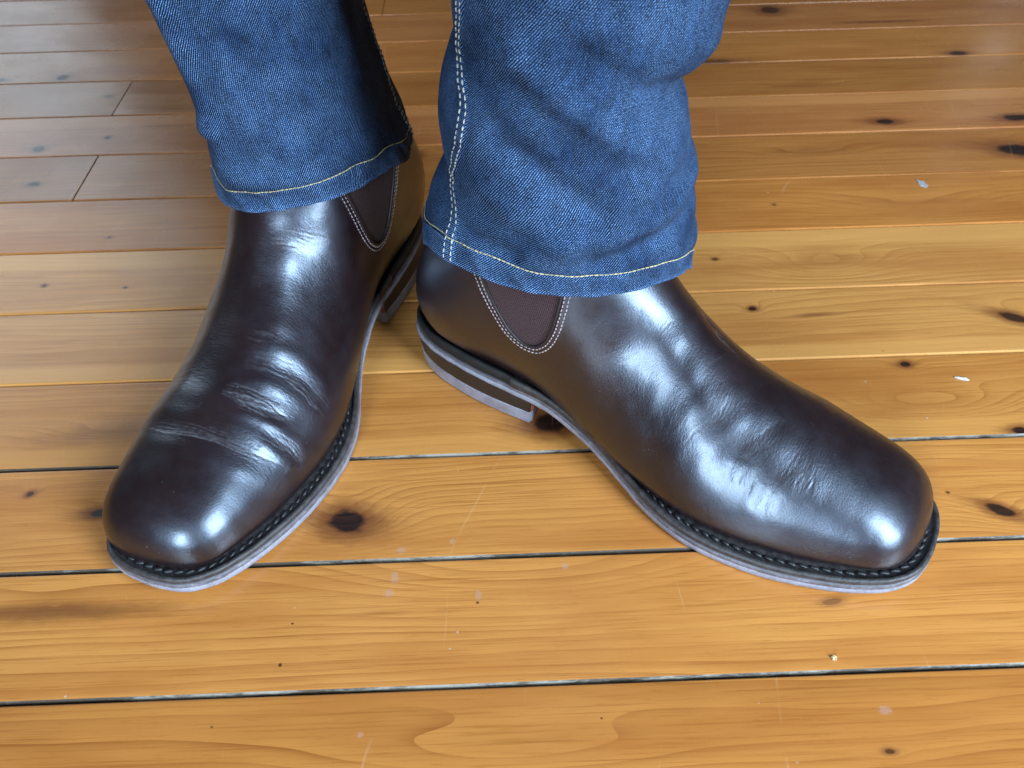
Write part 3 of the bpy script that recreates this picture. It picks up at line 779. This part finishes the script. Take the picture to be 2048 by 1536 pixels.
LEGS = {
 'a': dict(yc=.450, b0=.0645, b1=.075,
   left=[(.05,-.168),(.0895,-.1680),(.1013,-.1675),(.1155,-.1668),(.1375,-.1660),(.1549,-.1640),(.1746,-.1630),(.1885,-.1640),(.1988,-.1662),(.2079,-.1690),(.24,-.176),(.35,-.205),(.52,-.21)],
   right=[(.05,-.057),(.1075,-.0550),(.1152,-.0518),(.1233,-.0518),(.1402,-.0575),(.1566,-.0615),(.1804,-.0665),(.1941,-.0690),(.2057,-.0705),(.24,-.071),(.35,-.072),(.52,-.07)],
   hem=[(436,380),(441,396),(452,410),(476,422),(511,426),(549,423),(593,416),(652,401),(710,381),(769,352),(798,328),(809,310)], hz=(.097, .113)),
 'b': dict(yc=.365, b0=.0585, b1=.070,
   left=[(.05,-.036),(.107,-.0365),(.1137,-.0384),(.1228,-.0389),(.1339,-.0360),(.1484,-.0305),(.1573,-.0250),(.173,-.0250),(.1897,-.0259),(.2017,-.0242),(.2138,-.0201),(.2235,-.0165),(.2375,-.0163),(.35,-.022),(.52,-.022)],
   right=[(.05,.105),(.0857,.1051),(.0973,.1046),(.1081,.1039),(.1249,.1034),(.1436,.1018),(.1529,.0999),(.1667,.096),(.1817,.0929),(.1962,.0891),(.2077,.0884),(.2132,.0888),(.2202,.0925),(.2274,.0960),(.2342,.0978),(.35,.106),(.52,.11)],
   hem=[(848,455),(852,476),(864,496),(893,519),(941,545),(1002,569),(1062,585),(1123,592),(1183,593),(1244,587),(1304,573),(1357,553),(1371,541),(1374,525)], hz=(.117, .090)),
}
def leg_point(L, ph, z, b=None):
    xl = cr(*np.array(L['left']).T, z); xr = cr(*np.array(L['right']).T, z)
    t = np.clip((z - .1) / .4, 0, 1); bb = L['b0'] + (L['b1'] - L['b0']) * t
    c, s = np.cos(ph), np.sin(ph)
    e = np.where((c < 0) & (s < 0), 2 / L.get('corner', 2.25), 2 / 2.25)
    x = (xl + xr) / 2 + (xr - xl) / 2 * np.sign(c) * np.abs(c) ** e
    bb = np.where(s > 0, bb * 1.35, bb)
    y = L['yc'] + bb * np.sign(s) * np.abs(s) ** e
    return np.stack([x, y, z + 0 * x], -1)
def hem_z(L, ph):
    """height of the hem edge round the leg: front follows the draped edge, the back hangs level"""
    H = np.array(L['hem'], float); zz = np.linspace(.06, .16, 400); ks, vs = [], []
    for p in np.linspace(math.pi + .50, 2 * math.pi - .50, 22):
        q = project(leg_point(L, np.full(400, p), zz))
        hy = np.interp(q[:, 0], H[:, 0], H[:, 1]); ks.append(p); vs.append(zz[np.argmin(abs(q[:, 1] - hy))])
    back = (L['hz'][0] + L['hz'][1]) / 2 + .003
    l, r = L['hz']
    ks = [-.50, 0, math.pi / 2, math.pi] + ks + [2 * math.pi, 2.5 * math.pi]
    vs = [vs[-1], r, back, l] + vs + [r, back]
    return cr(ks, vs, ph)
def line_gauss(X, Z, p, q, w):
    a = np.array(p); b = np.array(q); ab = b - a; P = np.stack([X, Z], -1) - a
    t = (P @ ab) / (ab @ ab); tt = np.clip(t, 0, 1)
    d = np.linalg.norm(P - tt[..., None] * ab, axis=-1)
    return np.exp(-(d / w) ** 2)
FOLDS = {
 'a': [((-.150,.235),(-.146,.165),.0070,.0030), ((-.146,.165),(-.150,.125),.0070,.0018), ((-.160,.225),(-.156,.13),.008,-.0016), ((-.150,.122),(-.110,.128),.006,-.0014), ((-.14,.137),(-.09,.142),.007,.0014),
       ((-.085,.20),(-.068,.140),.006,.0016), ((-.125,.21),(-.095,.16),.010,-.0012), ((-.075,.135),(-.060,.122),.005,-.0016)],
 'b': [((.010,.235),(.075,.185),.007,.0022), ((.035,.240),(.085,.205),.006,-.0020), ((.0,.205),(.045,.165),.007,-.0018), ((-.005,.175),(.030,.150),.007,.0014), ((.050,.150),(.095,.165),.007,.0014), ((.045,.138),(.095,.150),.006,-.0015),
       ((.070,.222),(.098,.204),.006,-.0018), ((.078,.236),(.100,.226),.007,.0012), ((.02,.145),(.07,.175),.009,.0012), ((-.025,.150),(.005,.142),.006,-.0018), ((.090,.130),(.102,.122),.006,.0012)],
}
SEAM_B = [(916,0),(915,60),(914,121),(918,160),(921,194),(919,242),(911,283),(903,323),(899,364),(897,404),(895,468),(893,519)]
HEMH = .0132
def build_leg(name, key, parent):
    L = LEGS[key]
    nu, nv = 420, 300
    ph = np.linspace(0, 2 * math.pi, nu, endpoint=False)
    hz = hem_z(L, ph)
    top = .52
    # rows: dense below, sparse above the frame
    s = np.r_[np.linspace(0, .150, nv - 40), np.linspace(.155, top - .10, 40)]
    Z = hz[None, :] + s[:, None] * ((top - hz)[None, :] / (top - .10))
    PH = np.tile(ph, (nv, 1))
    G = np.stack([leg_point(L, PH[i], Z[i]) for i in range(nv)])
    du = np.roll(G, -1, 1) - np.roll(G, 1, 1); dv = np.gradient(G, axis=0)
    N = np.cross(du, dv); N /= np.linalg.norm(N, axis=2, keepdims=True)
    if N[nv // 2, 0, 0] < 0: N = -N
    frontm = 1 - sstep(-.1, .5, np.sin(PH))
    disp = np.zeros((nv, nu))
    for p, q, w, a in FOLDS[key]:
        disp += 1.7 * a * line_gauss(G[..., 0], G[..., 2], p, q, w) * frontm
    X = G.reshape(-1, 3)
    damp = np.clip(s / .03, .35, 1)[:, None]
    disp += (.0010 * vnoise(X * 30 + 5, 3) + .0003 * vnoise(X * 85, 4)).reshape(nv, nu) * damp
    arc = np.r_[0, np.cumsum(np.linalg.norm(np.diff(G[60], axis=0), axis=1))]
    U = np.tile(arc, (nv, 1)); Vv = np.tile(s[:, None], (1, nu))
    fade = np.zeros((nv, nu))
    # hem: groove at the stitch line, puckered edge
    puck = vnoise(np.stack([(U + .8 * Vv).ravel() * 150, Vv.ravel() * 25, 0 * U.ravel()], 1), 9).reshape(nv, nu)
    inh = 1 - sstep(HEMH - .001, HEMH + .002, Vv)
    disp += -.0007 * np.exp(-((Vv - HEMH) / .0011) ** 2) + inh * (.0005 + .0007 * puck)
    fade += inh * (.18 + .30 * np.clip(puck, -.4, 1)) + .55 * np.exp(-(Vv / .0022) ** 2)
    # felled side seam with its two stitch rows
    sm_ph = None
    if key == 'b':
        zz = []; pp = []
        fr = np.where(np.sin(ph) < .05)[0]
        for i in range(0, nv - 40, 2):
            q = project(G[i, fr]); sx_ = np.interp(q[:, 1], [a[1] for a in SEAM_B], [a[0] for a in SEAM_B])
            ok = np.where(np.cos(ph[fr]) < .2)[0]
            j = ok[np.argmin(abs(q[ok, 0] - sx_[ok]))]
            zz.append(s[i]); pp.append(ph[fr[j]])
        k = np.ones(13) / 13; pp = np.convolve(np.r_[[pp[0]] * 6, pp, [pp[-1]] * 6], k, 'valid')
        sm_ph = lambda sv: np.interp(sv, zz, pp)
        width = .0052
    else:
        sm_ph = lambda sv: np.full(np.shape(sv), 2 * math.pi + .10); width = .0052
    arc_at = lambda p: np.interp(np.mod(p, 2 * math.pi), ph, arc)
    a0 = arc_at(sm_ph(s))[:, None]; dU = U - a0
    strip = sstep(-.0012, .0002, dU) * (1 - sstep(width - .0002, width + .0012, dU))
    rip = vnoise(np.stack([0 * U.ravel(), Vv.ravel() * 210, 0 * U.ravel() + .3], 1), 12).reshape(nv, nu)
    disp += strip * (.0007 + .0006 * rip)
    fade += strip * (.12 + .45 * np.clip(rip, 0, 1)) + .18 * np.exp(-((dU + .0008) / .0012) ** 2)
    G2 = G + N * disp[..., None]
    leg = empty(name); leg.parent = parent
    hrow = int(np.searchsorted(s, HEMH))
    def part(nm, r0, r1, lip=False):
        A = G2[r0:r1]; uvA = np.stack([U[r0:r1], Vv[r0:r1]], -1); fa = fade[r0:r1]
        if lip:
            inn = []
            for ins, dz in ((.0024, .0120), (.0026, .0012), (.0020, .0001), (.0010, -.0004)):
                inn.append(G2[0] - N[0] * ins + np.array([0, 0, dz]))
            A = np.concatenate([np.stack(inn), A]); uvA = np.concatenate([np.stack([np.stack([U[0], Vv[0] - .001 * (4 - i)], -1) for i in range(4)]), uvA]); fa = np.concatenate([np.tile(fade[0], (4, 1)), fa])
        n_ = len(A)
        # duplicate the first column so the UV seam is clean
        A = np.concatenate([A, A[:, :1]], 1); last = uvA[:, :1].copy(); last[..., 0] = arc[-1] + (arc[-1] - arc[-2]); uvA = np.concatenate([uvA, last], 1); fa = np.concatenate([fa, fa[:, :1]], 1)
        f = grid_faces(n_, nu + 1, False)
        me = mesh_from(nm, A.reshape(-1, 3), f, uvA.reshape(-1, 2))
        o = link(nm, me, MAT_DENIM, leg)
        at = o.data.attributes.new('fade', 'FLOAT', 'POINT'); at.data.foreach_set('value', fa.reshape(-1).astype(np.float32))
        return o
    body = part('leg_fabric', hrow, nv)
    hem = part('hem', 0, hrow + 1, True)
    # stitches
    def on_cloth(pv, sv):
        p = np.mod(np.asarray(pv), 2 * math.pi) / (2 * math.pi) * nu; i0 = np.floor(p).astype(int) % nu; i1 = (i0 + 1) % nu; fu = (p - np.floor(p))[:, None]
        r = np.clip(np.interp(sv, s, np.arange(nv)), 0, nv - 1.001); r0 = np.floor(r).astype(int); fr_ = (r - r0)[:, None]
        def bl(A): return (A[r0, i0] * (1 - fu) + A[r0, i1] * fu) * (1 - fr_) + (A[r0 + 1, i0] * (1 - fu) + A[r0 + 1, i1] * fu) * fr_
        return bl(G2), bl(N)
    pv = np.linspace(0, 2 * math.pi, 900); P, n_ = on_cloth(pv, np.full(900, HEMH))
    v, f = capsules(P + n_ * .0004, n_, .00030, .95, .0024, .8, jitter=.3)
    st = link('hem_stitching', mesh_from('hem_stitching', v, f), MAT_YTHREAD, hem); st['kind'] = 'stuff'
    sv = np.linspace(.001, .16, 300); VV, FF, o_ = [], [], 0
    for off in (0.0004, width - .0004):
        arcs = arc_at(sm_ph(sv)) + off
        p2 = np.interp(np.mod(arcs, arc[-1]), arc, ph)
        P, n_ = on_cloth(p2, sv)
        v, f = capsules(P + n_ * .0003, n_, .00034, .66, .0032, .8, jitter=.3)
        VV.append(v); FF.append(f + o_); o_ += len(v)
    st = link('seam_stitching', mesh_from('seam_stitching', np.vstack(VV), np.vstack(FF)), MAT_WTHREAD, leg); st['kind'] = 'stuff'
    return leg
jeans = empty('jeans', (0, 0, 0))
jeans['label'] = 'dark blue denim jeans, two straight legs falling over the boots'
jeans['category'] = 'jeans'
build_leg('trouser_leg', 'a', jeans)
build_leg('trouser_leg', 'b', jeans)

# ------------------------------------------------------------------ crumbs lying on the boards
def flake(name, x, y, lx, ly, rot, th, col, label, seed):
    r = np.random.default_rng(seed); k = 11
    an = np.linspace(0, 2 * math.pi, k, endpoint=False)
    rad = r.uniform(.6, 1.1, k)
    P = np.stack([np.cos(an) * rad * lx / 2, np.sin(an) * rad * ly / 2], 1)
    top = np.c_[P * .82, th * r.uniform(.6, 1.2, k)]; bot = np.c_[P, np.full(k, .0001)]
    V = np.vstack([bot, top, [[0, 0, th * 1.1]]])
    f4 = np.array([[i, (i + 1) % k, k + (i + 1) % k, k + i] for i in range(k)]); f3 = np.array([[2 * k, k + i, k + (i + 1) % k] for i in range(k)])
    o = link(name, mesh_from(name, V, [f4, f3], smooth=False), simple(name + '_surface', col, .7, .3, 700, .4, .0003))
    o.location = (x, y, 0.0); o.rotation_euler = (0, 0, rot); o['label'] = label; o['category'] = 'crumb'; o['group'] = 'crumbs on the floorboards'
flake('paint_flake', .3470, .5723, .0075, .0150, .25, .0005, (.42, .38, .36), 'grey white paint flake on the boards at upper right', 1)
flake('wood_sliver', .2901, .3541, .0110, .0028, -.25, .0009, (.62, .58, .52), 'thin white sliver on the board right of the outward boot', 2)
flake('bread_crumb', .1542, .1741, .0040, .0026, -.7, .0014, (.70, .55, .30), 'small pale yellow crumb near the front board seam', 3)
